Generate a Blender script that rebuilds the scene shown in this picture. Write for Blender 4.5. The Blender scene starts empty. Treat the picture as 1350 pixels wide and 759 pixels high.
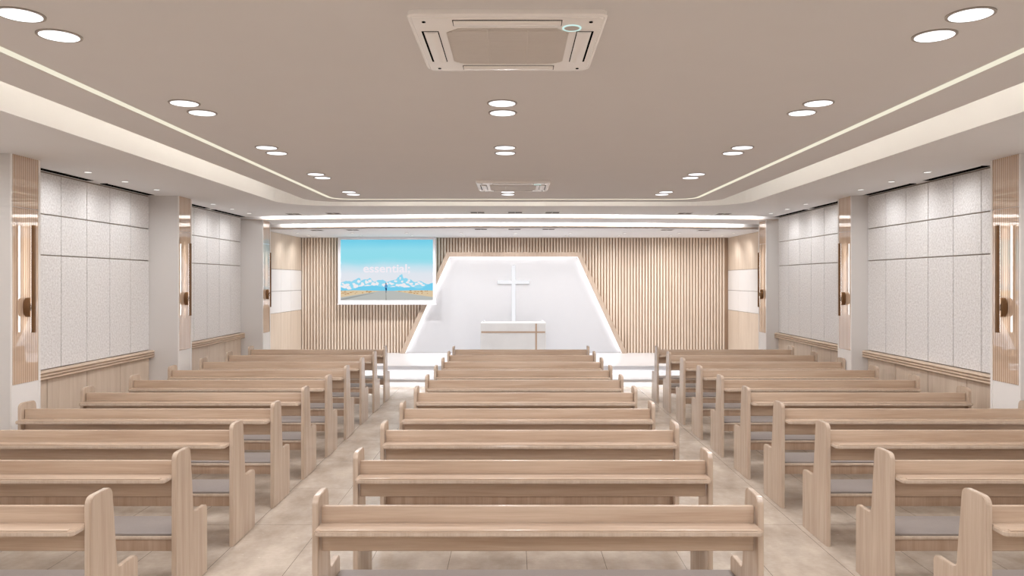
import bpy, bmesh, math, random
from mathutils import Vector, Matrix
random.seed(7)
PI = math.pi
scn = bpy.context.scene
COL = scn.collection

# ------------------------------------------------------------------ camera numbers
FPX = 1010.0                      # focal length in pixels of the 1350 wide frame
VX, VY = 677.0, 370.0             # vanishing point
CAMZ = 1.903
def X_(px, d): return (px - VX) * d / FPX
def Z_(py, d): return CAMZ - (py - VY) * d / FPX

# ------------------------------------------------------------------ materials
def srgb(r, g, b):
    def f(c):
        c /= 255.0
        return c / 12.92 if c <= 0.04045 else ((c + 0.055) / 1.055) ** 2.4
    return (f(r), f(g), f(b), 1.0)

def new_mat(name):
    m = bpy.data.materials.new(name); m.use_nodes = True
    nt = m.node_tree; nt.nodes.clear()
    out = nt.nodes.new('ShaderNodeOutputMaterial')
    b = nt.nodes.new('ShaderNodeBsdfPrincipled')
    nt.links.new(b.outputs[0], out.inputs[0])
    return m, nt, b

def coords(nt, scale=(1, 1, 1), rand=0.0):
    tc = nt.nodes.new('ShaderNodeTexCoord')
    mp = nt.nodes.new('ShaderNodeMapping')
    mp.inputs['Scale'].default_value = scale
    nt.links.new(tc.outputs['Object'], mp.inputs['Vector'])
    if rand:
        oi = nt.nodes.new('ShaderNodeObjectInfo')
        ml = nt.nodes.new('ShaderNodeMath'); ml.operation = 'MULTIPLY'; ml.inputs[1].default_value = rand
        cb = nt.nodes.new('ShaderNodeCombineXYZ')
        nt.links.new(oi.outputs['Random'], ml.inputs[0])
        for i in range(3): nt.links.new(ml.outputs[0], cb.inputs[i])
        nt.links.new(cb.outputs[0], mp.inputs['Location'])
    return mp

def ramp(nt, a, b, p0=0.35, p1=0.65):
    r = nt.nodes.new('ShaderNodeValToRGB')
    r.color_ramp.elements[0].position = p0; r.color_ramp.elements[0].color = a
    r.color_ramp.elements[1].position = p1; r.color_ramp.elements[1].color = b
    return r

def paint(name, col, rough=0.6, var=0.03, scale=3.0, bump=0.0, metal=0.0, coat=0.0):
    m, nt, b = new_mat(name)
    mp = coords(nt, (scale,) * 3)
    n = nt.nodes.new('ShaderNodeTexNoise'); n.inputs['Scale'].default_value = 1.0; n.inputs['Detail'].default_value = 5
    nt.links.new(mp.outputs[0], n.inputs['Vector'])
    d = tuple(c * (1 - var) for c in col[:3]) + (1,)
    r = ramp(nt, d, col)
    nt.links.new(n.outputs['Fac'], r.inputs[0]); nt.links.new(r.outputs[0], b.inputs['Base Color'])
    b.inputs['Roughness'].default_value = rough; b.inputs['Metallic'].default_value = metal
    b.inputs['Coat Weight'].default_value = coat; b.inputs['Coat Roughness'].default_value = 0.05
    if bump:
        bp = nt.nodes.new('ShaderNodeBump'); bp.inputs['Strength'].default_value = bump; bp.inputs['Distance'].default_value = 0.002
        n2 = nt.nodes.new('ShaderNodeTexNoise'); n2.inputs['Scale'].default_value = 60; n2.inputs['Detail'].default_value = 4
        nt.links.new(mp.outputs[0], n2.inputs['Vector'])
        nt.links.new(n2.outputs['Fac'], bp.inputs['Height']); nt.links.new(bp.outputs[0], b.inputs['Normal'])
    return m

def wood(name, light, dark, axis, rough=0.25, rand=11.0, fine=1.0, coat=0.0):
    """pale veneer: noise pulled out along one axis, plus fine pores"""
    m, nt, b = new_mat(name)
    s1 = [9.0 * fine, 9.0 * fine, 9.0 * fine]; s1[axis] = 0.55
    s2 = [90.0 * fine] * 3; s2[axis] = 3.0
    mp = coords(nt, tuple(s1), rand); mp2 = coords(nt, tuple(s2), rand)
    n1 = nt.nodes.new('ShaderNodeTexNoise'); n1.inputs['Scale'].default_value = 2.0; n1.inputs['Detail'].default_value = 6; n1.inputs['Distortion'].default_value = 0.4
    n2 = nt.nodes.new('ShaderNodeTexNoise'); n2.inputs['Scale'].default_value = 1.5; n2.inputs['Detail'].default_value = 3
    nt.links.new(mp.outputs[0], n1.inputs['Vector']); nt.links.new(mp2.outputs[0], n2.inputs['Vector'])
    r = ramp(nt, dark, light, 0.3, 0.68)
    nt.links.new(n1.outputs['Fac'], r.inputs[0])
    mx = nt.nodes.new('ShaderNodeMix'); mx.data_type = 'RGBA'; mx.blend_type = 'MULTIPLY'; mx.inputs['Factor'].default_value = 0.35
    r2 = ramp(nt, (0.78, 0.74, 0.70, 1), (1, 1, 1, 1), 0.35, 0.6)
    nt.links.new(n2.outputs['Fac'], r2.inputs[0])
    nt.links.new(r.outputs[0], mx.inputs[6]); nt.links.new(r2.outputs[0], mx.inputs[7])
    nt.links.new(mx.outputs[2], b.inputs['Base Color'])
    b.inputs['Roughness'].default_value = rough
    b.inputs['Coat Weight'].default_value = coat; b.inputs['Coat Roughness'].default_value = 0.08
    return m

def emit(name, col, strength):
    m = bpy.data.materials.new(name); m.use_nodes = True
    nt = m.node_tree; nt.nodes.clear()
    o = nt.nodes.new('ShaderNodeOutputMaterial'); e = nt.nodes.new('ShaderNodeEmission')
    e.inputs[0].default_value = col; e.inputs[1].default_value = strength
    nt.links.new(e.outputs[0], o.inputs[0])
    return m

WL, WD = srgb(208, 186, 165), srgb(188, 163, 141)
M = {}
M['wood_x'] = wood('ash_veneer_long', WL, WD, 0)
M['wood_z'] = wood('ash_veneer_upright', srgb(209, 190, 171), srgb(192, 170, 150), 2)
M['wood_rail'] = wood('ash_veneer_rail', srgb(192, 167, 146), srgb(176, 149, 127), 2)
M['wood_edge'] = wood('ash_edge', srgb(211, 194, 177), srgb(196, 176, 157), 2)
M['wall_wood'] = wood('pale_wall_veneer', srgb(227, 210, 192), srgb(215, 196, 176), 2, 0.4)
M['rail_wood'] = wood('pale_rail_veneer', srgb(213, 192, 171), srgb(199, 176, 154), 1, 0.45)
M['slat_wood'] = wood('slat_veneer', srgb(232, 217, 200), srgb(221, 203, 184), 2, 0.45)
M['slat_back'] = wood('shaded_slat_backing', srgb(182, 152, 127), srgb(168, 138, 113), 2, 0.55)  # browner than the slats: shade in the gaps put into the colour
M['frame_wood'] = wood('frame_veneer', srgb(196, 176, 158), srgb(184, 163, 144), 2, 0.5)
M['ceil'] = paint('taupe_ceiling_paint', srgb(224, 221, 220), 0.85, 0.01)
M['soffit'] = paint('soffit_paint', srgb(232, 231, 231), 0.85, 0.01)
M['cove'] = paint('cove_paint', srgb(238, 235, 229), 0.8, 0.01)
M['white'] = paint('white_paint', srgb(238, 234, 230), 0.6, 0.01)
M['column'] = paint('column_paint', srgb(222, 218, 215), 0.5, 0.01)
M['white_gloss'] = paint('white_stage_paint', srgb(214, 213, 215), 0.25, 0.01)
M['niche'] = paint('niche_paint', srgb(198, 197, 199), 0.6, 0.01)
M['band'] = paint('white_wall_board', srgb(238, 234, 231), 0.5, 0.01)
M['plastic'] = paint('white_plastic', srgb(250, 247, 244), 0.25, 0.01)
M['plastic_grey'] = paint('grey_plastic', srgb(206, 199, 192), 0.5, 0.02)
M['black'] = paint('screw_and_void_black', srgb(12, 11, 11), 1.0, 0.05)  # black of the screws; also the dark inside of slots and gaps, as colour
for n_ in M['black'].node_tree.nodes:
    if n_.type == 'BSDF_PRINCIPLED': n_.inputs['Specular IOR Level'].default_value = 0.0
M['ring_grey'] = paint('lamp_ring_grey', srgb(168, 160, 152), 0.5, 0.02)
M['brown_grille'] = paint('dark_grille', srgb(52, 42, 38), 0.6, 0.05)
M['bronze'] = paint('bronze', srgb(124, 92, 62), 0.4, 0.08, 20, metal=0.6)
M['brass'] = paint('brass_inlay', srgb(176, 150, 128), 0.5, 0.05, 20, metal=0.2)
M['cushion'] = paint('grey_cushion', srgb(148, 138, 132), 0.45, 0.03, 30, bump=0.2)
M['stone'] = paint('white_stone', srgb(208, 206, 204), 0.4, 0.07, 2.5)
M['joint'] = paint('dark_joint', srgb(120, 98, 82), 0.8, 0.05)  # dark brown backing seen in the open panel joints
M['grey_joint'] = paint('grey_joint', srgb(172, 165, 158), 0.8, 0.05)
M['seam'] = paint('felt_seam', srgb(158, 145, 134), 0.9, 0.05)
M['screen_white'] = paint('screen_casing', srgb(232, 230, 234), 0.4, 0.01)
M['led_white'] = emit('led_white', (1, 0.97, 0.93, 1), 5.0)
M['led_edge'] = emit('led_edge', (1, 0.985, 0.98, 1), 1.6)
M['led_cream'] = emit('led_cream', srgb(245, 238, 216), 1.0)
M['disc'] = emit('downlight_diffuser', (0.97, 0.97, 1.0, 1), 1.6)
M['disc_small'] = emit('spot_diffuser', (1, 0.98, 0.95, 1), 1.3)
M['cross'] = emit('cross_light', (0.97, 0.97, 1.0, 1), 0.98)
M['ring'] = emit('status_ring', srgb(208, 238, 232), 1.0)

# felt
def felt():
    m, nt, b = new_mat('pale_felt')
    mp = coords(nt, (1, 1, 1))
    n = nt.nodes.new('ShaderNodeTexNoise'); n.inputs['Scale'].default_value = 45; n.inputs['Detail'].default_value = 8; n.inputs['Roughness'].default_value = 0.7
    nt.links.new(mp.outputs[0], n.inputs['Vector'])
    r = ramp(nt, srgb(214, 210, 207), srgb(246, 244, 243), 0.34, 0.62)
    nt.links.new(n.outputs['Fac'], r.inputs[0]); nt.links.new(r.outputs[0], b.inputs['Base Color'])
    bp = nt.nodes.new('ShaderNodeBump'); bp.inputs['Strength'].default_value = 0.6; bp.inputs['Distance'].default_value = 0.012
    nt.links.new(n.outputs['Fac'], bp.inputs['Height']); nt.links.new(bp.outputs[0], b.inputs['Normal'])
    b.inputs['Roughness'].default_value = 0.95
    return m
M['felt'] = felt()

# reeded glossy panel: stripes and bump under a flat clear coat (flat clear sheet over the reeds)
def reeded():
    m, nt, b = new_mat('reeded_wood_under_clear_sheet')
    tc = nt.nodes.new('ShaderNodeTexCoord')
    sp = nt.nodes.new('ShaderNodeSeparateXYZ'); nt.links.new(tc.outputs['Object'], sp.inputs[0])
    ml = nt.nodes.new('ShaderNodeMath'); ml.operation = 'MULTIPLY'; ml.inputs[1].default_value = 2 * PI / 0.0285
    nt.links.new(sp.outputs['Y'], ml.inputs[0])
    sn = nt.nodes.new('ShaderNodeMath'); sn.operation = 'SINE'; nt.links.new(ml.outputs[0], sn.inputs[0])
    mr = nt.nodes.new('ShaderNodeMapRange'); mr.inputs[1].default_value = -1; mr.inputs[2].default_value = 1
    nt.links.new(sn.outputs[0], mr.inputs[0])
    mp = coords(nt, (40, 40, 2)); n = nt.nodes.new('ShaderNodeTexNoise'); n.inputs['Scale'].default_value = 1.0; n.inputs['Detail'].default_value = 4
    nt.links.new(mp.outputs[0], n.inputs['Vector'])
    r = ramp(nt, srgb(172, 134, 106), srgb(222, 200, 178), 0.0, 0.6)
    nt.links.new(mr.outputs[0], r.inputs[0])
    mx = nt.nodes.new('ShaderNodeMix'); mx.data_type = 'RGBA'; mx.blend_type = 'MULTIPLY'; mx.inputs['Factor'].default_value = 0.3
    r2 = ramp(nt, (0.75, 0.68, 0.62, 1), (1, 1, 1, 1), 0.3, 0.7); nt.links.new(n.outputs['Fac'], r2.inputs[0])
    nt.links.new(r.outputs[0], mx.inputs[6]); nt.links.new(r2.outputs[0], mx.inputs[7]); nt.links.new(mx.outputs[2], b.inputs['Base Color'])
    bp = nt.nodes.new('ShaderNodeBump'); b.inputs['Specular IOR Level'].default_value = 0.0
    bp.inputs['Strength'].default_value = 0.2; bp.inputs['Distance'].default_value = 0.003
    nt.links.new(mr.outputs[0], bp.inputs['Height']); nt.links.new(bp.outputs[0], b.inputs['Normal'])
    b.inputs['Roughness'].default_value = 0.5
    b.inputs['Coat Weight'].default_value = 1.0; b.inputs['Coat Roughness'].default_value = 0.015; b.inputs['Coat IOR'].default_value = 2.6
    return m
M['reed'] = reeded()

# floor tiles
def floor_mat():
    m, nt, b = new_mat('travertine_tile')
    tc = nt.nodes.new('ShaderNodeTexCoord')
    mp = nt.nodes.new('ShaderNodeMapping'); mp.inputs['Location'].default_value = (2.02, 0.35, 0)
    nt.links.new(tc.outputs['Object'], mp.inputs['Vector'])
    br = nt.nodes.new('ShaderNodeTexBrick')
    br.offset = 0.0; br.squash = 1.0
    br.inputs['Color1'].default_value = (0.0, 0, 0, 1); br.inputs['Color2'].default_value = (1, 1, 1, 1); br.inputs['Mortar'].default_value = (0.5, .5, .5, 1)
    br.inputs['Scale'].default_value = 1.0; br.inputs['Mortar Size'].default_value = 0.0018; br.inputs['Mortar Smooth'].default_value = 0.0
    br.inputs['Bias'].default_value = 0.0
    br.inputs['Brick Width'].default_value = 0.5275; br.inputs['Row Height'].default_value = 1.055
    nt.links.new(mp.outputs[0], br.inputs['Vector'])
    mp2 = coords(nt, (1.6, 1.0, 1)); n = nt.nodes.new('ShaderNodeTexNoise'); n.inputs['Scale'].default_value = 1.6; n.inputs['Detail'].default_value = 9; n.inputs['Roughness'].default_value = 0.62
    nt.links.new(mp2.outputs[0], n.inputs['Vector'])
    n3 = nt.nodes.new('ShaderNodeTexNoise'); n3.inputs['Scale'].default_value = 22; n3.inputs['Detail'].default_value = 6
    mp3 = coords(nt, (1.0, 2.4, 1)); nt.links.new(mp3.outputs[0], n3.inputs['Vector'])
    r = ramp(nt, srgb(166, 151, 135), srgb(206, 192, 176), 0.33, 0.66); nt.links.new(n.outputs['Fac'], r.inputs[0])
    r3 = ramp(nt, (0.86, 0.84, 0.82, 1), (1, 1, 1, 1), 0.36, 0.6); nt.links.new(n3.outputs['Fac'], r3.inputs[0])
    mx = nt.nodes.new('ShaderNodeMix'); mx.data_type = 'RGBA'; mx.blend_type = 'MULTIPLY'; mx.inputs['Factor'].default_value = 0.35
    nt.links.new(r.outputs[0], mx.inputs[6]); nt.links.new(r3.outputs[0], mx.inputs[7])
    mj = nt.nodes.new('ShaderNodeMix'); mj.data_type = 'RGBA'
    nt.links.new(br.outputs['Fac'], mj.inputs['Factor']); nt.links.new(mx.outputs[2], mj.inputs[6]); mj.inputs[7].default_value = srgb(104, 93, 83)
    nt.links.new(mj.outputs[2], b.inputs['Base Color'])
    rr = nt.nodes.new('ShaderNodeMapRange'); rr.inputs[3].default_value = 0.23; rr.inputs[4].default_value = 0.29
    nt.links.new(n3.outputs['Fac'], rr.inputs[0]); nt.links.new(rr.outputs[0], b.inputs['Roughness'])
    return m
M['floor'] = floor_mat()

# ------------------------------------------------------------------ mesh helpers
def bm_box(bm, x0, x1, y0, y1, z0, z1, bevel=0.0, seg=2):
    r = bmesh.ops.create_cube(bm, size=1.0)
    vs = r['verts']
    for v in vs:
        v.co = Vector(((x0 + x1) / 2 + v.co.x * (x1 - x0), (y0 + y1) / 2 + v.co.y * (y1 - y0), (z0 + z1) / 2 + v.co.z * (z1 - z0)))
    if bevel:
        es = list({e for v in vs for e in v.link_edges})
        bmesh.ops.bevel(bm, geom=es, offset=bevel, segments=seg, affect='EDGES', profile=0.5)

def bm_prism(bm, pts, ax, a0, a1):
    """polygon pts (2d) pushed along axis ax from a0 to a1; pts give the other two axes in order"""
    def co(p, a):
        if ax == 0: return (a, p[0], p[1])
        if ax == 1: return (p[0], a, p[1])
        return (p[0], p[1], a)
    v0 = [bm.verts.new(co(p, a0)) for p in pts]; v1 = [bm.verts.new(co(p, a1)) for p in pts]
    n = len(pts)
    f = [bm.faces.new(v0), bm.faces.new(v1)]
    for i in range(n):
        f.append(bm.faces.new((v0[i], v0[(i + 1) % n], v1[(i + 1) % n], v1[i])))
    bmesh.ops.recalc_face_normals(bm, faces=f)
    return v0, v1, f

def bm_cyl(bm, c, r, depth, ax, seg=32, r2=None, bevel=0.0):
    rot = {0: Matrix.Rotation(PI / 2, 4, 'Y'), 1: Matrix.Rotation(PI / 2, 4, 'X'), 2: Matrix.Identity(4)}[ax]
    ret = bmesh.ops.create_cone(bm, cap_ends=True, cap_tris=False, segments=seg, radius1=r, radius2=r if r2 is None else r2, depth=depth, matrix=Matrix.Translation(c) @ rot)
    if bevel:
        es = [e for e in {e for v in ret['verts'] for e in v.link_edges} if any(len(f.verts) > 4 for f in e.link_faces)]
        bmesh.ops.bevel(bm, geom=es, offset=bevel, segments=3, affect='EDGES', profile=0.5)

def bm_ring(bm, c, r0, r1, z0, z1, seg=40):
    """flat annulus with thickness, axis z"""
    rings = []
    for (r, z) in ((r0, z0), (r1, z0), (r1, z1), (r0, z1)):
        rings.append([bm.verts.new((c[0] + r * math.cos(2 * PI * i / seg), c[1] + r * math.sin(2 * PI * i / seg), z)) for i in range(seg)])
    fs = []
    for k in range(4):
        a, b = rings[k], rings[(k + 1) % 4]
        for i in range(seg):
            fs.append(bm.faces.new((a[i], a[(i + 1) % seg], b[(i + 1) % seg], b[i])))
    bmesh.ops.recalc_face_normals(bm, faces=fs)

def obj(name, bm, mat, parent=None, smooth=False, loc=None):
    me = bpy.data.meshes.new(name)
    bm.to_mesh(me); bm.free()
    if smooth:
        for p in me.polygons: p.use_smooth = True
        try: me.set_sharp_from_angle(angle=math.radians(35))
        except Exception: pass
    me.materials.append(M[mat] if isinstance(mat, str) else mat)
    o = bpy.data.objects.new(name, me); COL.objects.link(o)
    if parent is not None: o.parent = parent
    if loc is not None: o.location = loc
    return o

def B(*a, **k):
    bm = bmesh.new(); bm_box(bm, *a, **k); return bm

def tag(o, label, cat, group=None):
    o['label'] = label; o['category'] = cat
    if group: o['group'] = group
    return o
def thing(name, label, cat, loc=(0, 0, 0), group=None):
    o = bpy.data.objects.new(name, None); COL.objects.link(o); o.location = loc
    o.empty_display_size = 0.1
    return tag(o, label, cat, group)
def struct(name, bm, mat, **k):
    o = obj(name, bm, mat, **k); o['kind'] = 'structure'; return o
def dup(root, loc, label, group=None):
    r = root.copy(); COL.objects.link(r); r.location = loc; r['label'] = label
    if group: r['group'] = group
    for ch in list(root.children):
        c = ch.copy(); COL.objects.link(c); c.parent = r
        for g in list(ch.children):
            d = g.copy(); COL.objects.link(d); d.parent = c
    return r

def area(name, loc, direction, sx, sy, power, color=(1, 1, 1), spread=180, shape='RECTANGLE', xaxis=None):
    l = bpy.data.lights.new(name, 'AREA'); l.shape = shape; l.size = sx; l.size_y = sy
    l.energy = power; l.color = color; l.spread = math.radians(spread)
    o = bpy.data.objects.new(name, l); COL.objects.link(o); o.location = loc
    z = -Vector(direction).normalized()
    x = Vector(xaxis).normalized() if xaxis is not None else Vector((1, 0, 0))
    x = (x - z * x.dot(z)).normalized(); y = z.cross(x)
    o.rotation_euler = Matrix((x, y, z)).transposed().to_euler()
    return o
def spot(name, loc, power, color=(1, 1, 1), cone=90, blend=0.7, direction=(0, 0, -1), size=0.03):
    l = bpy.data.lights.new(name, 'SPOT'); l.energy = power; l.color = color
    l.spot_size = math.radians(cone); l.spot_blend = blend; l.shadow_soft_size = size
    o = bpy.data.objects.new(name, l); COL.objects.link(o); o.location = loc
    o.rotation_euler = Vector(direction).to_track_quat('-Z', 'Y').to_euler()
    return o

ORD = ['first', 'second', 'third', 'fourth', 'fifth', 'sixth', 'seventh', 'eighth', 'ninth', 'tenth']

# ------------------------------------------------------------------ room numbers
XL, XR = -4.735, 4.602          # felt faces of the side walls
SXL, SXR = -4.743, 4.796        # stage side walls
CLX, CRX = -4.365, 4.400        # inner faces of the columns
YB = 17.10                      # back wall
Y0 = -5.0                       # wall behind the camera
ZC = 3.021                      # inner ceiling slab
ZS = 3.007                      # soffit around it
ZB1 = 2.956                     # underside behind first light beam
ZB2 = 2.901
ZST = 2.863                     # stage ceiling
ROOF = ZS + 0.30
P_STEP1, P_STEP2 = 10.0, 7.0    # watts along each step edge
def arc(x): return 0.42 * (x / 4.4) ** 2     # the light beams bow towards the seats

# ------------------------------------------------------------------ shell
struct('floor', B(-6.2, 6.2, Y0 - .2, YB + .3, -0.12, 0.0), 'floor')
struct('wall_left', B(XL - .3, XL - .035, Y0, 13.517, 0, ROOF), 'white')
struct('wall_right', B(XR + .035, XR + .5, Y0, 13.517, 0, ROOF), 'white')
struct('wall_rear', B(-6.0, 6.0, Y0 - .15, Y0, 0, ROOF), 'white')
struct('ceiling_roof', B(-6.2, 6.2, Y0 - .15, YB + .3, ROOF, ROOF + .1), 'cove')

def rounded_path(x, yend, r, y0, n=14):
    """U shaped path: up the left side, round two corners, down the right side"""
    p = [(-x, y0)]
    for i in range(n + 1):
        a = PI - i * (PI / 2) / n
        p.append((-x + r + r * math.cos(a), yend - r + r * math.sin(a)))
    for i in range(n + 1):
        a = PI / 2 - i * (PI / 2) / n
        p.append((x - r + r * math.cos(a), yend - r + r * math.sin(a)))
    p.append((x, y0))
    return p

YCE = Y0 + 0.6
inner = rounded_path(2.873, 10.85, 0.44, YCE)
bm = bmesh.new(); bm_prism(bm, inner, 2, ZC, ZC + 0.05)
struct('ceiling', bm, 'ceil')
lip_o, lip_i = rounded_path(2.873, 10.85, 0.44, YCE), rounded_path(2.855, 10.832, 0.422, YCE)
bm = bmesh.new()
for i in range(len(lip_o) - 1):
    bm_prism(bm, [lip_o[i], lip_o[i + 1], lip_i[i + 1], lip_i[i]], 2, ZC + .05, ZC + .14)
struct('ceiling_lamp_shield', bm, 'cove')  # unseen upstand, added to hide the cove lamps from the glossy columns
core = rounded_path(2.596, 10.56, 0.31, YCE)
bm = bmesh.new(); bm_prism(bm, core, 2, ZC + 0.05, ROOF)
struct('ceiling_core', bm, 'cove')
outer = rounded_path(3.326, 11.308, 0.70, YCE - 0.5)
xs = [5.2 - i * 10.4 / 24 for i in range(25)]
poly = [(-5.2, Y0)] + [(-5.2, 12.76 + arc(5.2))] + [(x, 12.76 + arc(x)) for x in reversed(xs[1:-1])] + [(5.2, 12.76 + arc(5.2)), (5.2, Y0)] + [(3.326, Y0)] + list(reversed(outer)) + [(-3.326, Y0)]
bm = bmesh.new(); _, _, f = bm_prism(bm, poly, 2, ZS, ROOF)
bmesh.ops.triangulate(bm, faces=[x for x in bm.faces if len(x.verts) > 4])
struct('ceiling_soffit', bm, 'soffit')
struct('ceiling_soffit_rear', B(-3.326, 3.326, Y0, YCE - .5, ZS, ROOF), 'soffit')

def arc_band(ya, yb, z0, z1, xmax=5.1, n=24):
    a = [(-xmax + i * 2 * xmax / n) for i in range(n + 1)]
    return [(x, ya + arc(x)) for x in a] + [(x, (yb + arc(x))) for x in reversed(a)]
def arc_prism(name, ya, yb, z0, z1, mat):
    bm = bmesh.new(); bm_prism(bm, arc_band(ya, yb, z0, z1), 2, z0, z1)
    bmesh.ops.triangulate(bm, faces=[x for x in bm.faces if len(x.verts) > 4])
    return struct(name, bm, mat)
arc_prism('ceiling_beam_front', 12.866, 13.86, ZB1, ROOF, 'soffit')
bm = bmesh.new()
a = [(-5.1 + i * 10.2 / 24) for i in range(25)]
bm_prism(bm, [(x, 13.966 + arc(x)) for x in a] + [(5.1, YB + .2), (-5.1, YB + .2)], 2, ZST, ROOF)
bmesh.ops.triangulate(bm, faces=[x for x in bm.faces if len(x.verts) > 4])
struct('ceiling_stage', bm, 'soffit')
arc_prism('trim_1', 12.844, 12.865, ZB1, ZB1 + 0.010, 'frame_wood')
arc_prism('trim_2', 13.935, 13.965, ZB2 - 0.010, ZB2, 'frame_wood')

# ------------------------------------------------------------------ stage walls
for side, x, s in (('left', SXL, 1), ('right', SXR, -1)):
    bm = bmesh.new(); bm_box(bm, min(x, x - s * .2) , max(x, x - s * .2), 13.517, YB + .2, 0, ROOF)
    struct('wall_stage_' + side, bm, 'joint')
    ys = [13.517, 14.19, 14.87, 15.56, 16.26, YB - .046]
    zs = [0.301, 1.258, 1.694, 2.134, ZST]
    for r, m in enumerate(('wall_wood', 'band', 'band', 'wall_wood')):
        bm = bmesh.new()
        for k in range(5):
            x0, x1 = sorted((x, x + s * 0.02))
            bm_box(bm, x0, x1, ys[k] + .003, ys[k + 1] - .003, zs[r] + .004, zs[r + 1] - .004)
        o = obj(('wood_wall_panel' if m == 'wall_wood' else 'white_wall_panel'), bm, m)
        what = {0: 'pale wood wall panels from the stage floor up to the white panels', 1: 'lower row of white wall panels between wood panelling',
                2: 'upper row of white wall panels between wood panelling', 3: 'pale wood wall panels between the white panels and the stage ceiling'}[r]
        tag(o, what + ', on the ' + side + ' stage wall', 'wall panel')

# back wall with its slats; the slats stop at the frame of the lit niche
bm = bmesh.new(); bm_box(bm, -5.1, 5.1, YB, YB + .2, 0, ROOF)
struct('wall_back', bm, 'slat_back')
ZP = 0.300
HB, HT, WB, WT = ZP, 2.534, 2.508, 1.474
bm = bmesh.new()
n = int((SXR - SXL - .06) / 0.066)
for i in range(n):
    x = SXL + 0.05 + i * 0.066
    z0 = ZP
    m_ = max(abs(x - .0195), abs(x + .0195)); mi = min(abs(x - .0195), abs(x + .0195))
    if mi < WT: z0 = HT - .05
    elif mi < WB: z0 = HB + (HT - HB) * (WB - mi) / (WB - WT) - .05
    z0 = max(z0, ZP)
    bm_box(bm, x - .0195, x + .0195, YB - .040, YB, z0, ZST)
struct('wall_back_slats', bm, 'slat_wood')

# ------------------------------------------------------------------ lit niche frame
YF = 16.90
root = thing('feature_frame', 'trapezoid pale wood frame with glowing white backdrop behind the cross', 'wall frame', (0, YF, ZP))
outp = [(-WB, HB - ZP), (-WT, HT - ZP), (WT, HT - ZP), (WB, HB - ZP)]
ib, it, hi = 2.405, 1.4256, 2.4354
inp = [(-ib, HB - ZP), (-it, hi - ZP), (it, hi - ZP), (ib, HB - ZP)]
bm = bmesh.new()
for k in range(3):
    q = [outp[k], outp[k + 1], inp[k + 1], inp[k]]
    bm_prism(bm, q, 1, 0.0, YB - YF - .001)
obj('surround', bm, 'frame_wood', root)
bm = bmesh.new(); bm_prism(bm, inp, 1, YB - YF - .03, YB - YF - .001)
obj('backdrop', bm, 'niche', root)
# LED strip hidden along the inner edge of the frame
def inward(a, b):
    d = Vector((b[0] - a[0], 0, b[1] - a[1])).normalized(); return Vector((d.z, 0, -d.x))
bm = bmesh.new()
for k in range(3):
    a, b = inp[k], inp[k + 1]
    nrm = inward(a, b)
    q = [(a[0], a[1]), (b[0], b[1]), (b[0] + nrm.x * .012, b[1] + nrm.z * .012), (a[0] + nrm.x * .012, a[1] + nrm.z * .012)]
    bm_prism(bm, q, 1, 0.13, 0.145)
obj('led_strip', bm, 'led_edge', root)
for k in range(3):
    a, b = inp[k], inp[k + 1]; nrm = inward(a, b)
    mid = Vector(((a[0] + b[0]) / 2, YF + 0.11, (a[1] + b[1]) / 2 + ZP)) + nrm * 0.02
    L = math.hypot(b[0] - a[0], b[1] - a[1])
    area('frame_led_lamp', mid, (nrm.x, 0.75, nrm.z), L * .96, 0.03, 0.55 * L, (0.97, 0.98, 1.0), 180, xaxis=(b[0] - a[0], 0, b[1] - a[1]))

# cross
bm = bmesh.new()
yc = YB - .03; HW = .0405
cz0, cz1, cxh = 1.007, 2.244, 0.354
pts = [(-HW, cz0), (HW, cz0), (HW, 1.8335), (cxh, 1.8335), (cxh, 1.9075), (HW, 1.9075), (HW, cz1), (-HW, cz1), (-HW, 1.9075), (-cxh, 1.9075), (-cxh, 1.8335), (-HW, 1.8335)]
bm_prism(bm, pts, 1, -.04, 0.0)
bmesh.ops.triangulate(bm, faces=[x for x in bm.faces if len(x.verts) > 4])
tag(obj('cross', bm, 'cross', loc=(0, yc, 0)), 'slender glowing white cross mounted on the white backdrop above the pulpit', 'cross')

# ------------------------------------------------------------------ stage and steps
NOSE2, NOSE1 = 14.43, 13.62
bm = bmesh.new(); bm_box(bm, SXL + .022, SXR - .022, NOSE2, YB - .04, 0.232, ZP, bevel=0.006)
bm_box(bm, SXL + .022, SXR - .022, NOSE2 + .07, YB - .04, 0.0, 0.232)
tag(obj('stage_platform', bm, 'white_gloss'), 'wide white glossy stage platform reaching back to the slatted wall', 'stage')
bm = bmesh.new(); bm_box(bm, CLX + .016, CRX - .016, NOSE1, NOSE2 + .068, 0.105, 0.150, bevel=0.006)
bm_box(bm, CLX + .016, CRX - .016, NOSE1 + .06, NOSE2 + .068, 0.0, 0.105)
tag(obj('stage_step', bm, 'white_gloss'), 'low white step with underglow in front of the stage platform', 'step')
for (y, z, pw) in ((NOSE2 + .022, .229, P_STEP2), (NOSE1 + .022, .102, P_STEP1)):
    for k in range(6):
        xm = CLX + (k + .5) * (CRX - CLX) / 6
        area('step_led_lamp', (xm, y, z), (0, -.12, -1), 1.40, 0.02, pw / 6, (1.0, 0.985, 0.97), 180)

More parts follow.
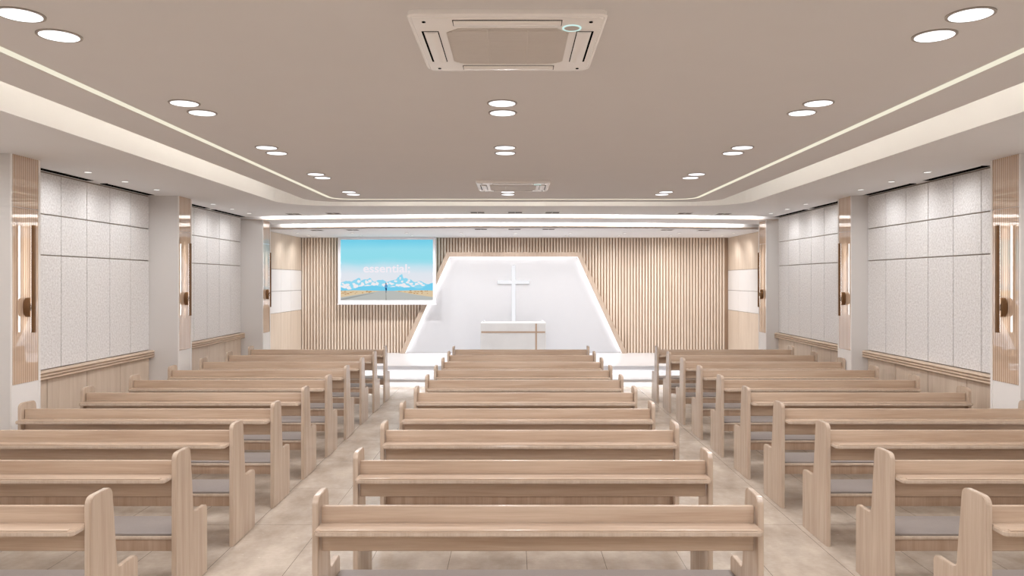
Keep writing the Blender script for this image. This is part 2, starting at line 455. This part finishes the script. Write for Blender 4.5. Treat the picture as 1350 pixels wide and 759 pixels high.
# ------------------------------------------------------------------ pulpit
YP = 15.95
root = thing('pulpit', 'white stone pulpit with thin brown inlay cross on the stage', 'pulpit', (0, YP, ZP))
px0, px1, pz = X_(633.5, YP), X_(719.8, YP), Z_(425.6, YP) - ZP
bm = bmesh.new(); bm_box(bm, px0, px1, 0, .62, 0, pz, bevel=.006)
obj('body', bm, 'stone', root)
gz, gx = Z_(437.6, YP) - ZP, X_(706.8, YP)
bm = bmesh.new(); bm_box(bm, px0 + .016, px1 - .016, -.004, .0, gz - .016, gz + .016)
obj('inlay', bm, 'brass', root)
bm = bmesh.new(); bm_box(bm, gx - .016, gx + .016, -.0045, .0, .0, pz - .013)
obj('inlay', bm, 'brass', root)
for x in (px0 + .055, px1 - .055):
    bm = bmesh.new(); bm_cyl(bm, (x, .56, pz + .014), .026, .03, 2, 20, bevel=.008)
    obj('corner_cap', bm, 'white_gloss', root, True)

# ------------------------------------------------------------------ projection screen
YS = 16.74
sx0, sx1, sz0, sz1 = X_(445.6, YS), X_(574.4, YS), Z_(400.2, YS), ZST - .002
root = thing('projection_screen', 'white framed screen showing blue sky, snowy mountains and a road', 'screen', (0, YS, 0))
dx0, dx1, dz0, dz1 = X_(449.0, YS), X_(570.7, YS), Z_(395.6, YS), Z_(315.8, YS)
bm = bmesh.new()
bm_box(bm, sx0, dx0, 0, .06, sz0, sz1, bevel=.004); bm_box(bm, dx1, sx1, 0, .06, sz0, sz1, bevel=.004)
bm_box(bm, dx0 - .004, dx1 + .004, 0.0005, .06, dz1, sz1 - .001); bm_box(bm, dx0 - .004, dx1 + .004, 0.0005, .06, sz0 + .001, dz0)
obj('casing', bm, 'screen_white', root)
bm = bmesh.new(); bm_box(bm, sx0 - .02, sx1 + .02, -.006, .05, sz0 - .022, sz0, bevel=.004)
obj('bottom_bar', bm, 'screen_white', root)
# picture shown on the screen; u 0..840, v 0..548 downwards
W_, H_ = dx1 - dx0, dz1 - dz0
def P(u, v): return (dx0 + u / 840.0 * W_, dz1 - v / 548.0 * H_)
PIC = bmesh.new(); PMATS = []
def flat(name, polys, mat, layer):
    if mat not in PMATS: PMATS.append(mat)
    for pl in polys:
        vs = [PIC.verts.new((P(u, v)[0], .012 - layer * .0008, P(u, v)[1])) for u, v in pl]
        f = PIC.faces.new(vs); f.normal_update()
        if f.normal.y > 0: f.normal_flip()
        f.material_index = PMATS.index(mat)
def sky_emit():
    m = bpy.data.materials.new('screen_sky'); m.use_nodes = True
    nt = m.node_tree; nt.nodes.clear()
    o = nt.nodes.new('ShaderNodeOutputMaterial'); e = nt.nodes.new('ShaderNodeEmission')
    tc = nt.nodes.new('ShaderNodeTexCoord'); sp = nt.nodes.new('ShaderNodeSeparateXYZ')
    nt.links.new(tc.outputs['Object'], sp.inputs[0])
    mr = nt.nodes.new('ShaderNodeMapRange'); mr.inputs[1].default_value = dz1; mr.inputs[2].default_value = dz0
    nt.links.new(sp.outputs['Z'], mr.inputs[0])
    n = nt.nodes.new('ShaderNodeTexNoise'); n.inputs['Scale'].default_value = 1.3; n.inputs['Detail'].default_value = 3
    nt.links.new(tc.outputs['Object'], n.inputs['Vector'])
    ma = nt.nodes.new('ShaderNodeMath'); ma.operation = 'MULTIPLY_ADD'; ma.inputs[1].default_value = 0.10
    nt.links.new(n.outputs['Fac'], ma.inputs[0]); 
    ms = nt.nodes.new('ShaderNodeMath'); ms.operation = 'SUBTRACT'; ms.inputs[1].default_value = 0.05
    nt.links.new(mr.outputs[0], ms.inputs[0]); nt.links.new(ms.outputs[0], ma.inputs[2])
    r = nt.nodes.new('ShaderNodeValToRGB'); cr = r.color_ramp
    cr.elements[0].position = 0.0; cr.elements[0].color = srgb(112, 205, 232)
    cr.elements[1].position = 0.16; cr.elements[1].color = srgb(148, 220, 236)
    for p, c in ((.30, (146, 220, 234)), (.37, (160, 222, 236)), (.44, (196, 226, 238)), (.56, (224, 230, 238)), (.8, (232, 230, 236))):
        q = cr.elements.new(p); q.color = srgb(*c)
    nt.links.new(ma.outputs[0], r.inputs[0]); nt.links.new(r.outputs[0], e.inputs[0]); nt.links.new(e.outputs[0], o.inputs[0])
    return m
flat('picture_sky', [[(0, 0), (840, 0), (840, 548), (0, 548)]], sky_emit(), 0)
ridge = [(0, 392), (12, 384), (30, 380), (48, 372), (62, 376), (80, 374), (98, 380), (120, 366), (138, 360), (152, 350), (168, 345), (178, 352), (184, 374), (204, 362), (222, 358), (236, 362), (252, 356), (262, 346), (276, 352), (292, 374), (310, 384), (330, 370), (342, 364), (362, 366), (384, 362), (400, 372), (420, 384), (440, 378), (458, 370), (480, 366), (505, 362), (520, 340), (530, 336), (536, 322), (548, 318), (556, 310), (562, 316), (566, 336), (574, 352), (590, 346), (604, 350), (622, 364), (640, 360), (656, 376), (676, 386), (698, 380), (718, 372), (734, 376), (750, 386), (770, 396), (788, 402), (806, 402), (824, 394), (840, 390)]
mtn = emit('screen_mountain_blue', srgb(146, 216, 240), 1.0); mtn2 = emit('screen_mountain_dark', srgb(118, 206, 237), 1.0)
snow = emit('screen_snow', srgb(240, 236, 240), 1.0); tan = emit('screen_desert', srgb(220, 198, 164), 1.0)
tan2 = emit('screen_scrub', srgb(186, 142, 98), 1.0); road = emit('screen_road', srgb(186, 188, 184), 1.0); road2 = emit('screen_road_dark', srgb(158, 160, 156), 1.0)
navy = emit('screen_runner_dark', srgb(38, 66, 108), 1.0); shirt = emit('screen_runner_shirt', srgb(92, 150, 196), 1.0); skin = emit('screen_runner_skin', srgb(120, 92, 84), 1.0)
letters = emit('screen_letters', srgb(243, 236, 243), 1.0)
flat('picture_mountains', [ridge + [(840, 470), (0, 470)]], mtn, 1)
rs = random.Random(3)
patches = []
for (u, v, w, h) in ((40, 420, 50, 46), (78, 440, 44, 40), (20, 400, 22, 18), (120, 404, 34, 26), (140, 425, 46, 34), (200, 400, 36, 30), (235, 385, 34, 34), (270, 372, 38, 30), (300, 404, 50, 34), (250, 420, 70, 26), (330, 398, 30, 44), (215, 436, 60, 18), (420, 400, 36, 30), (450, 392, 26, 22), (500, 376, 30, 20), (520, 412, 40, 26), (560, 410, 60, 34), (585, 420, 60, 28), (542, 352, 14, 24), (610, 388, 36, 22), (640, 400, 40, 22), (690, 402, 40, 24), (660, 420, 40, 18), (730, 398, 44, 20), (752, 412, 40, 16), (10, 430, 40, 40), (60, 410, 40, 24), (100, 455, 40, 20), (165, 380, 30, 30), (185, 420, 40, 26), (280, 430, 60, 24), (395, 410, 40, 30), (470, 400, 36, 22), (480, 430, 60, 18), (560, 380, 26, 22), (600, 430, 60, 20), (715, 385, 30, 20), (620, 370, 24, 20)):
    k = 11; pl = []
    for i in range(k):
        a = 2 * PI * i / k; q = 0.62 + 0.6 * rs.random()
        pl.append((max(2, u + w / 2 * q * math.cos(a)), v + h / 2 * q * math.sin(a)))
    patches.append(pl)
flat('picture_snow', patches, snow, 2)
flat('picture_foothills', [[(0, 428), (30, 440), (70, 452), (120, 446), (170, 424), (240, 420), (310, 416), (380, 428), (440, 430), (500, 428), (560, 434), (640, 430), (700, 444), (740, 440), (764, 424), (792, 408), (816, 396), (840, 392), (840, 470), (0, 470)]], mtn2, 3)
flat('picture_desert', [[(0, 462), (120, 458), (420, 464), (700, 458), (840, 460), (840, 548), (0, 548)]], tan, 4)
scr = []
for i in range(46):
    u = rs.choice([rs.uniform(4, 330), rs.uniform(520, 834)]); v = rs.uniform(464, 478 + abs(u - 420) * .05); w = rs.uniform(8, 30); h = rs.uniform(2, 7)
    scr.append([(max(0, u - w / 2), v), (u - w * .2, v - h), (u + w * .25, v - h * .8), (min(839, u + w / 2), v), (u, v + h * .6)])
flat('picture_scrub', scr, tan2, 5)
flat('picture_road', [[(372, 462), (476, 462), (560, 476), (700, 500), (840, 520), (840, 548), (0, 548), (0, 522), (130, 502), (270, 480)]], road, 6)
flat('picture_road_line', [[(410, 470), (414, 470), (420, 548), (408, 548)], [(0, 536), (180, 500), (300, 480), (300, 484), (190, 508), (20, 548), (0, 548)]], road2, 7)
flat('picture_runner_shirt', [[(404, 408), (410, 400), (416, 400), (426, 414), (426, 428), (420, 432), (420, 438), (404, 438), (404, 430), (400, 424)]], shirt, 8)
flat('picture_runner_head', [[(408, 396), (411, 389), (416, 390), (418, 398), (414, 402), (409, 402)]], skin, 8)
flat('picture_runner_legs', [[(404, 438), (421, 438), (422, 452), (416, 466), (417, 480), (411, 480), (410, 460)]], navy, 8)
bmesh.ops.triangulate(PIC, faces=list(PIC.faces))
pic = obj('picture', PIC, PMATS[0], root)
for m_ in PMATS[1:]: pic.data.materials.append(m_)
pic['label'] = 'bright picture of snowy mountains and a road'
cu = bpy.data.curves.new('lettering', 'FONT'); cu.body = 'essential;'; cu.size = 1.0; cu.offset = 0.02; cu.extrude = 0.0
to = bpy.data.objects.new('lettering_tmp', cu); COL.objects.link(to)
bpy.context.view_layer.update()
me = bpy.data.meshes.new_from_object(to.evaluated_get(bpy.context.evaluated_depsgraph_get()))
bpy.data.objects.remove(to); bpy.data.curves.remove(cu)
xs_ = [v.co.x for v in me.vertices]; ys_ = [v.co.y for v in me.vertices]
(u0, v0), (u1, v1) = P(206, 310), P(632, 222)
for v in me.vertices:
    fx = (v.co.x - min(xs_)) / (max(xs_) - min(xs_))
    fy = (v.co.y - min(ys_)) / (max(ys_) - min(ys_))
    v.co = Vector((u0 + fx * (u1 - u0), 0.012 - 9 * .0008, v0 + fy * (v1 - v0)))
me.materials.clear(); me.materials.append(letters)
o = bpy.data.objects.new('lettering', me); COL.objects.link(o); o.parent = root

# ------------------------------------------------------------------ columns with reeded faces, wall sconces
COLY = [6.846, 10.164, 13.517]
CH = .207
place = ['nearest the camera', 'halfway along', 'nearest the stage']
for side, xc, xw, s in (('left', CLX, XL, 1), ('right', CRX, XR, -1)):
    for k, yc in enumerate(COLY):
        ya, yb = yc - CH, yc + CH
        top = ZS if k < 2 else ZB1
        root = thing('wall_column', 'white column with reeded wood face, %s on the %s wall' % (place[k], side), 'column', (xc, yc, 0), 'wall columns')
        bm = bmesh.new(); x0, x1 = sorted((0.0, (xw - xc) - s * .03)); bm_box(bm, x0, x1, -CH, CH, 0, top)
        obj('shaft', bm, 'column', root)
        bm = bmesh.new()
        for (a, b) in ((-CH, -.189), (.180, CH)):
            x0, x1 = sorted((0, s * .012)); bm_box(bm, x0, x1, a, b, 0, top, bevel=.002)
        obj('edge_trim', bm, 'white', root)
        x0, x1 = sorted((0, s * .006))
        bm = bmesh.new(); bm_box(bm, x0, x1, -.189, .180, .994, 2.548)
        bm_box(bm, x0, x1, -.189, .180, 2.553, top)
        o = obj('reeded_panel', bm, 'reed', root); o['label'] = 'glossy reeded wood face'
        bm = bmesh.new(); bm_box(bm, x0, x1, -.189, .180, 0, .990)
        obj('base_panel', bm, 'white', root)
        # sconce
        w = thing('wall_sconce', 'bronze bar wall lamp on the reeded column %s along the %s wall' % (place[k], side), 'wall lamp', (xc + s * .006, yc, 1.666), 'wall sconces')
        zb0, zb1 = 1.441 - 1.666, 2.399 - 1.666
        x0, x1 = sorted((s * .058, s * .083)); bm = bmesh.new(); bm_box(bm, x0, x1, -.016, .016, zb0, zb1, bevel=.002)
        obj('bar', bm, 'bronze', w)
        x0, x1 = sorted((s * .0570, s * .0582)); bm = bmesh.new(); bm_box(bm, x0, x1, -.014, .014, zb0 + .004, zb1 - .004)
        obj('led_strip', bm, 'led_white', w)
        bm = bmesh.new(); bm_cyl(bm, (s * .026, 0, 0), .086, .052, 0, 40, bevel=.008)
        bmesh.ops.scale(bm, vec=(1, .46, 1), verts=list(bm.verts))
        obj('mount_drum', bm, 'bronze', w, True)
        bm = bmesh.new(); x0, x1 = sorted((s * .048, s * .062)); bm_box(bm, x0, x1, -.014, .014, -.03, .03); obj('bracket', bm, 'bronze', w)

# ------------------------------------------------------------------ felt bays with wainscot
bays = [(7.053, 9.957, 'nearer'), (10.371, 13.310, 'farther')]
for side, xw, s in (('left', XL, 1), ('right', XR, -1)):
    for (ya, yb, w) in bays:
        yo = (ya + yb) / 2
        root = thing('felt_wall_panelling', 'pale grey felt wall panels in the %s bay of the %s wall' % (w, side), 'wall panel', (xw, yo, 0), 'felt wall bays')
        bm = bmesh.new(); x0, x1 = sorted((-s * .03, -s * .018)); bm_box(bm, x0, x1, ya - yo, yb - yo, .99, ZS)
        obj('backing', bm, 'seam', root)
        bm = bmesh.new()
        x0, x1 = sorted((-s * .018, 0.0))
        nc = 6; st = (yb - ya) / nc
        zs = [1.003, 2.162, 2.575, ZS - .010]
        for c in range(nc):
            for r in range(3):
                bm_box(bm, x0, x1, ya + c * st - yo + .006, ya + (c + 1) * st - yo - .006, zs[r] + .006, zs[r + 1] - .006, bevel=.003, seg=1)
        obj('felt_panels', bm, 'felt', root)
        root = thing('wainscot', 'pale wood wainscot with ridged rail in the %s bay of the %s wall' % (w, side), 'wainscot', (xw, yo, 0), 'wainscot bays')
        bm = bmesh.new(); x0, x1 = sorted((-s * .03, -s * .02)); bm_box(bm, x0, x1, ya - yo, yb - yo, 0, .93)
        obj('backing', bm, 'joint', root)
        bm = bmesh.new(); nb = 4; st = (yb - ya) / nb
        x0, x1 = sorted((-s * .02, 0.0))
        for c in range(nb):
            bm_box(bm, x0, x1, ya + c * st - yo + .005, ya + (c + 1) * st - yo - .005, .0, .922, bevel=.002, seg=1)
        obj('boards', bm, 'wall_wood', root)
        pr = [(0, .908), (s * .044, .908)]
        for j in range(3):
            zb = .911 + j * .030
            for i in range(7):
                a = -PI / 2 + i * PI / 6
                pr.append((s * (.051 + .021 * math.cos(a)), zb + .014 + .014 * math.sin(a)))
        pr += [(s * .048, 1.002), (0, 1.002)]
        bm = bmesh.new(); v0, v1, f = bm_prism(bm, [(p[0], p[1]) for p in pr], 1, ya - yo, yb - yo)
        obj('ridged_rail', bm, 'rail_wood', root, True)
    # plain wall sections nearer than the first column and bits of lining
    x0, x1 = sorted((xw - s * .03, xw)); 
    struct('wall_lining_' + side, B(x0, x1, Y0, 6.637, 0, ZS), 'white')

# slot diffusers by the felt walls
for side, xd in (('left', -4.646), ('right', 4.528)):
    for k, (ya, yb) in enumerate(((7.35, 8.40), (8.69, 9.83), (10.63, 11.62), (11.88, 13.16))):
        root = thing('slot_diffuser', 'black ceiling air slot along the %s felt wall, %s from the camera' % (side, ORD[k]), 'air vent', (xd, (ya + yb) / 2, ZS), 'linear air slots')
        L = yb - ya
        bm = bmesh.new(); bm_box(bm, -.042, .042, -L / 2, L / 2, -.007, .004); obj('slot', bm, 'black', root)
        bm = bmesh.new(); bm_box(bm, -.046, -.042, -L / 2, L / 2, -.005, .002); bm_box(bm, .042, .046, -L / 2, L / 2, -.005, .002)
        obj('flange', bm, 'soffit', root)

# ------------------------------------------------------------------ ceiling lights
def disc_light(name, label, cat, loc, r, ring, mat, group):
    root = thing(name, label, cat, loc, group)
    bm = bmesh.new(); bm_ring(bm, (0, 0), r, r + ring, -.005, .004, 48); obj('trim_ring', bm, 'ring_grey', root)
    bm = bmesh.new(); bm_cyl(bm, (0, 0, -.003), r, .006, 2, 48); obj('diffuser', bm, mat, root)
    return root
P_DOWN = 8.9
COOL = (.945, .955, 1.0)
pairs = []
for rn, x in (('left', -2.070), ('middle', -.072), ('right', 1.918)):
    for k in range(5):
        if rn == 'middle' and k in (0, 3): continue
        pairs.append((rn, x, k))
proto = None
for rn, x, k in pairs:
    ks = [q for (r, _, q) in pairs if r == rn]
    order = ks[::-1].index(k)
    for e, dy in (('nearer', -.138), ('farther', .138)):
        loc = (x, 3.353 + 1.6034 * k + dy, ZC)
        lab = 'round ceiling downlight, %s disc of the %s pair from the stage in the %s row' % (e, ORD[order], rn)
        if proto is None: proto = disc_light('downlight', lab, 'ceiling light', loc, .083, .012, 'disc', 'recessed downlights')
        else: dup(proto, loc, lab)
        area('downlight_lamp', (loc[0], loc[1], ZC - .008), (0, 0, -1), .15, .15, P_DOWN, COOL, 180, 'DISK')

for x in (-2.070, -.072, 1.918):          # unseen lamps without fixtures, added to light the pew backs
    for k in (-1, -2, -3):
        for dy in (-.138, .138):
            area('downlight_lamp', (x, 3.353 + 1.6034 * k + dy, ZC - .008), (0, 0, -1), .15, .15, P_DOWN * 0.95, COOL, 180, 'DISK')
proto = None
SPY = [7.77, 8.51, 9.26, 11.0, 11.75, 12.5]
for side, x in (('left', -4.315), ('right', 4.198)):
    for k, y in enumerate(SPY):
        lab = 'tiny recessed spotlight in the ceiling along the %s wall, %s from the camera' % (side, ORD[k])
        loc = (x, y, ZS)
        if proto is None: proto = disc_light('spotlight', lab, 'ceiling light', loc, .034, .006, 'disc_small', 'wall washing spotlights')
        else: dup(proto, loc, lab)
        spot('spotlight_lamp', (x, y, ZS - .02), 13.5, (.97, .985, 1), 170, 1.0, (-0.1 if x < 0 else .1, 0, -1))
for x in (-4.315, 4.198):                    # unseen spotlights added beyond the view to light the nearest column fronts
    for y in (4.4, 5.15, 5.9, 1.05, 1.76, 2.55):
        spot('spotlight_lamp', (x, y, ZS - .02), 13.5, (.97, .985, 1), 170, 1.0, (-0.1 if x < 0 else .1, 0, -1))
proto2 = None
for row, y in (('front', 15.40), ('back', 16.245)):
    for k in range(9):
        x = .044 + (k - 4) * 1.0956
        lab = 'tiny spotlight in the stage ceiling, %s row, %s from the left wall' % (row, ORD[k])
        loc = (x, y, ZST)
        if proto2 is None:
            proto2 = disc_light('stage_spotlight', lab, 'ceiling light', loc, .034, .006, 'disc_small', 'stage spotlights')
        else: dup(proto2, loc, lab, 'stage spotlights')
        spot('stage_spotlight_lamp', (x, y, ZST - .02), (84.0 if row == 'front' else 38.0 if abs(k - 4) > 2 else 22.0) if abs(k - 4) < 4 else 24.0, (.98, .985, 1.0), 155, 1.0, (0, .25, -1))

# ceiling grilles before and behind the light beams
proto = None
for row, dd, z, xs in (('in the soffit before', 0.0, ZS, (-3.626, -2.948, -.581, .026, .625, 2.798, 3.458)), ('in the stage ceiling behind', 1.883, ZST, (-3.731, -3.027, -.607, .018, .651, 2.886, 3.608))):
    for k, x in enumerate(xs):
        loc = (x, 12.346 + dd + .282 * (abs(x) / 3.52) ** 2, z)
        lab = 'small dark double grille %s the light beams, %s from the left' % (row, ORD[k])
        if proto is None:
            proto = thing('ceiling_grille', lab, 'air vent', loc, 'ceiling grilles')
            bm = bmesh.new()
            for a in (-.058, .058): bm_box(bm, a - .053, a + .053, -.110, .110, -.006, .004)
            obj('opening', bm, 'brown_grille', proto)
            bm = bmesh.new()
            for a in (-.114, 0, .114): bm_box(bm, a - .0035, a + .0035, -.114, .114, -.007, .002)
            for b in (-.113, .113): bm_box(bm, -.114, .114, b - .003, b + .003, -.006, .002)
            obj('rim', bm, 'soffit', proto)
            bm = bmesh.new()
            for b in (-.053, .053): bm_box(bm, -.109, .109, b - .003, b + .003, -.007, .0)
            obj('blades', bm, 'bronze', proto)
        else: dup(proto, loc, lab)

# cream light line let into the inner ceiling
pth_o = rounded_path(2.495, 10.525, .30, YCE); pth_i = rounded_path(2.446, 10.476, .251, YCE)
bm = bmesh.new()
vo = [bm.verts.new((p[0], p[1], ZC - .005)) for p in pth_o]; vi = [bm.verts.new((p[0], p[1], ZC - .005)) for p in pth_i]
vo2 = [bm.verts.new((p[0], p[1], ZC - .0005)) for p in pth_o]; vi2 = [bm.verts.new((p[0], p[1], ZC - .0005)) for p in pth_i]
for i in range(len(vo) - 1):
    bm.faces.new((vo[i], vo[i + 1], vi[i + 1], vi[i])); bm.faces.new((vo2[i], vi2[i], vi2[i + 1], vo2[i + 1]))
    bm.faces.new((vo[i], vo2[i], vo2[i + 1], vo[i + 1])); bm.faces.new((vi[i], vi[i + 1], vi2[i + 1], vi2[i]))
bmesh.ops.recalc_face_normals(bm, faces=list(bm.faces))
tag(obj('light_line', bm, 'led_cream'), 'thin cream light line with rounded corners running round the taupe ceiling', 'strip light')

# cove lamps: lie on the lip of the inner slab and wash the outer wall of the recess
WARM = (1.0, .985, .955)
Lc = 10.56 - YCE
for s in (-1, 1):
    for k in range(3):
        yy = YCE + (k + .5) * Lc / 3
        area('cove_lamp', (s * 2.69, yy, ZC + .07), (0, 0, 1), Lc / 3, .06, 30.0, WARM, 180, xaxis=(0, 1, 0))
area('cove_lamp', (0, 10.65, ZC + .07), (0, 0, 1), 4.9, .06, 32.0, WARM, 180)
# lamps inside the two slots of the light beams
for (y, z, pw) in ((12.786, ZS + .05, 6.2), (13.886, ZB1 + .05, 7.0)):
    for k in range(6):
        x0 = -4.31 + k * 8.62 / 6; x1 = x0 + 8.62 / 6 - .05
        a = Vector((x0, y + arc(x0), z)); b = Vector((x1, y + arc(x1), z))
        d = (b - a).normalized(); nrm = Vector((-d.y, d.x, 0))
        area('beam_led_lamp', (a + b) / 2, (nrm.x, nrm.y, -.25), (b - a).length, .02, pw, (1, .985, .97), 180, xaxis=d)

# ------------------------------------------------------------------ air conditioners
def aircon(label, loc):
    root = thing('air_conditioner', label, 'air conditioner', loc, 'ceiling cassettes')
    h = .418; r = .040
    def rr(h, r, n=6):
        p = []
        for cx, cy, a0 in ((h - r, h - r, 0), (-h + r, h - r, PI / 2), (-h + r, -h + r, PI), (h - r, -h + r, 3 * PI / 2)):
            for i in range(n + 1):
                a = a0 + i * PI / 2 / n; p.append((cx + r * math.cos(a), cy + r * math.sin(a)))
        return p
    # stepped housing: three rings then the face with a cut cornered opening
    bm = bmesh.new()
    prof = [(h, .0), (h, -.018), (h - .010, -.024), (h - .016, -.024), (h - .020, -.030), (h - .03, -.030)]
    loops = [[bm.verts.new((x, y, z)) for x, y in rr(q, max(.012, r - (h - q)))] for q, z in prof]
    for a, b in zip(loops, loops[1:]):
        for i in range(len(a)): bm.faces.new((a[i], a[(i + 1) % len(a)], b[(i + 1) % len(a)], b[i]))
    bm.faces.new(loops[-1])
    bmesh.ops.recalc_face_normals(bm, faces=list(bm.faces))
    obj('housing', bm, 'plastic', root)
    g = .268; c = .053
    oc = [(-g + c, -g), (g - c, -g), (g, -g + c), (g, g - c), (g - c, g), (-g + c, g), (-g, g - c), (-g, -g + c)]
    bm = bmesh.new(); bm_prism(bm, oc, 2, -.033, -.029); o = obj('intake_grille', bm, 'plastic_grey', root); o['label'] = 'grey ribbed intake grille'
    bm = bmesh.new()
    for i in range(32):
        y = -g + .03 + i * (2 * g - .06) / 31
        w = g - .004 if abs(y) < g - c else g - .004 - (abs(y) - (g - c))
        bm_box(bm, -w, w, y - .006, y + .006, -.0355, -.032)
    for x in (-.088, .088): bm_box(bm, x - .003, x + .003, -g + .01, g - .01, -.036, -.032)
    obj('grille_ribs', bm, 'plastic_grey2', root)
    for k in range(4):
        rot = Matrix.Rotation(k * PI / 2, 4, 'Z')
        bm = bmesh.new(); bm_box(bm, -.231, .231, -.376, -.301, -.031, -.026)
        bmesh.ops.transform(bm, matrix=rot, verts=list(bm.verts)); o = obj('air_outlet', bm, 'black', root); o['label'] = 'dark air outlet gap'
        bm = bmesh.new()
        # curved flap leaving a thin gap at its outer edge
        p = [(-.368, -.030), (-.363, -.035), (-.339, -.039), (-.312, -.037), (-.305, -.032), (-.305, -.028), (-.368, -.028)]
        bm_prism(bm, p, 0, -.227, .227)
        bmesh.ops.transform(bm, matrix=rot, verts=list(bm.verts)); obj('louvre', bm, 'plastic', root, True)
    for x, y in ((-.352, -.352), (.352, -.352), (-.352, .352), (.352, .352)):
        bm = bmesh.new(); bm_cyl(bm, (x, y, -.031), .008, .004, 2, 12); obj('screw', bm, 'black', root)
    bm = bmesh.new(); bm_ring(bm, (.277, -.277), .035, .041, -.034, -.029, 40); o = obj('status_ring', bm, 'ring', root); o['label'] = 'pale glowing ring'
    bm = bmesh.new(); bm_cyl(bm, (.277, -.277, -.031), .032, .004, 2, 32); obj('sensor_cap', bm, 'plastic_grey3', root)
    return root
M['plastic_grey2'] = paint('grille_rib', srgb(216, 209, 202), 0.5, 0.02)
M['plastic_grey3'] = paint('sensor_cap', srgb(206, 200, 194), 0.5, 0.02)
ac = aircon('large near ceiling air conditioner with grey grille, above the pews', (-.026, 3.573, ZC))
dup(ac, (-.004, 8.95, ZC), 'distant ceiling air conditioner near the front end of the taupe ceiling')

# ------------------------------------------------------------------ pews
PW = 2.143
def end_panel(x0, x1):
    pts = [(0, 0), (.462, 0), (.462, .412)]
    def fil(cx, cz, r, a0, a1, n=6): return [(cx + r * math.cos(math.radians(a0 + (a1 - a0) * i / n)), cz + r * math.sin(math.radians(a0 + (a1 - a0) * i / n))) for i in range(n + 1)]
    pts = [(0.0, 0.0), (.462, 0.0)] + fil(.462 - .034, .447 - .034, .034, 0, 90)
    pts += fil(.284, .447 + .036, .036, -90, -178)
    pts += fil(.205 - .042, .877 - .042, .042, 4, 90) + fil(.042, .877 - .042, .042, 90, 180)
    bm = bmesh.new(); v0, v1, f = bm_prism(bm, pts, 0, x0, x1)
    es = [e for e in bm.edges if abs(e.verts[0].co.x - e.verts[1].co.x) < 1e-6 and (len(e.link_faces) == 2)]
    bmesh.ops.bevel(bm, geom=es, offset=.003, segments=2, affect='EDGES')
    bmesh.ops.triangulate(bm, faces=[x for x in bm.faces if len(x.verts) > 4])
    return bm
def make_pew(label, loc):
    root = thing('pew', label, 'pew', loc, 'oak pews')
    h = PW / 2; t = .029
    obj('end_panel', end_panel(-h, -h + t), 'wood_z', root, True)
    obj('end_panel', end_panel(h - t, h), 'wood_z', root, True)
    a = h - t
    obj('backrest', B(-a + .006, a - .006, .037, .058, .608, .826, bevel=.006, seg=3), 'wood_x', root, True)
    # ledge with rounded outer corners
    r = .03; pts = [(-a, .037), (-a, -.095 + r)]
    for i in range(1, 7): pts.append((-a + r - r * math.cos(i * PI / 12), -.095 + r - r * math.sin(i * PI / 12)))
    pts += [(-p[0], p[1]) for p in reversed(pts)]
    bm = bmesh.new(); bm_prism(bm, pts, 2, .719, .744)
    es = [e for e in bm.edges if abs(e.verts[0].co.z - e.verts[1].co.z) < 1e-6]
    bmesh.ops.bevel(bm, geom=es, offset=.005, segments=3, affect='EDGES')
    led = obj('book_ledge', bm, 'wood_x', root, True)
    led.data.materials.append(M['wood_edge'])
    for p in led.data.polygons:
        if abs(p.normal.z) < .7: p.material_index = 1
    bm = bmesh.new(); bm_box(bm, -a + .028, a - .028, -.090, -.066, .743, .750, bevel=.0025)
    obj('ledge_lip', bm, 'wood_x', led, True)
    obj('seat_rail', B(-a, a, .086, .108, .265, .34, bevel=.002), 'wood_rail', root, True)
    obj('seat_board', B(-a, a, .076, .440, .336, .355, bevel=.005, seg=3), 'wood_edge', root, True)
    o = obj('seat_cushion', B(-a + .006, a - .006, .092, .444, .354, .369, bevel=.005), 'cushion', root, True)
    o['label'] = 'thin grey seat pad'
    return root
blocks = (('left block beside the left wall', -3.078), ('middle block between the aisles', .116), ('right block beside the right wall', 3.314))
proto = None
for bn, cx in blocks:
    for k in range(10):
        y = 3.632 + .926 * k
        nm = ['nearest the camera', 'second from the camera', 'third from the camera', 'fourth from the camera', 'fifth from the camera', 'fifth from the stage', 'fourth from the stage', 'third from the stage', 'second from the stage', 'nearest the stage'][k]
        lab = 'light oak pew in the %s, row %s' % (bn, nm)
        if proto is None: proto = make_pew(lab, (cx, y, 0))
        else: dup(proto, (cx, y, 0), lab)

# ------------------------------------------------------------------ camera and colour management
cam = bpy.data.cameras.new('camera'); co = bpy.data.objects.new('camera', cam); COL.objects.link(co)
co.location = (0, 0, CAMZ); co.rotation_euler = (PI / 2, 0, 0)
cam.sensor_fit = 'HORIZONTAL'; cam.sensor_width = 36.0; cam.lens = FPX / 1350 * 36
cam.shift_x = -(VX - 675.0) / 1350; cam.shift_y = -(379.5 - VY) / 1350
cam.clip_start = 0.05
scn.camera = co
w = bpy.data.worlds.new('world'); w.use_nodes = True
w.node_tree.nodes['Background'].inputs[0].default_value = (0, 0, 0, 1)
scn.world = w
vs = scn.view_settings
vs.view_transform = 'Standard'; vs.look = 'None'; vs.gamma = 1.0; vs.use_curve_mapping = False
vs.exposure = 0.0
scn.cycles.use_denoising = True
scn.cycles.max_bounces = 10; scn.cycles.diffuse_bounces = 6
scn.cycles.sample_clamp_indirect = 6.0
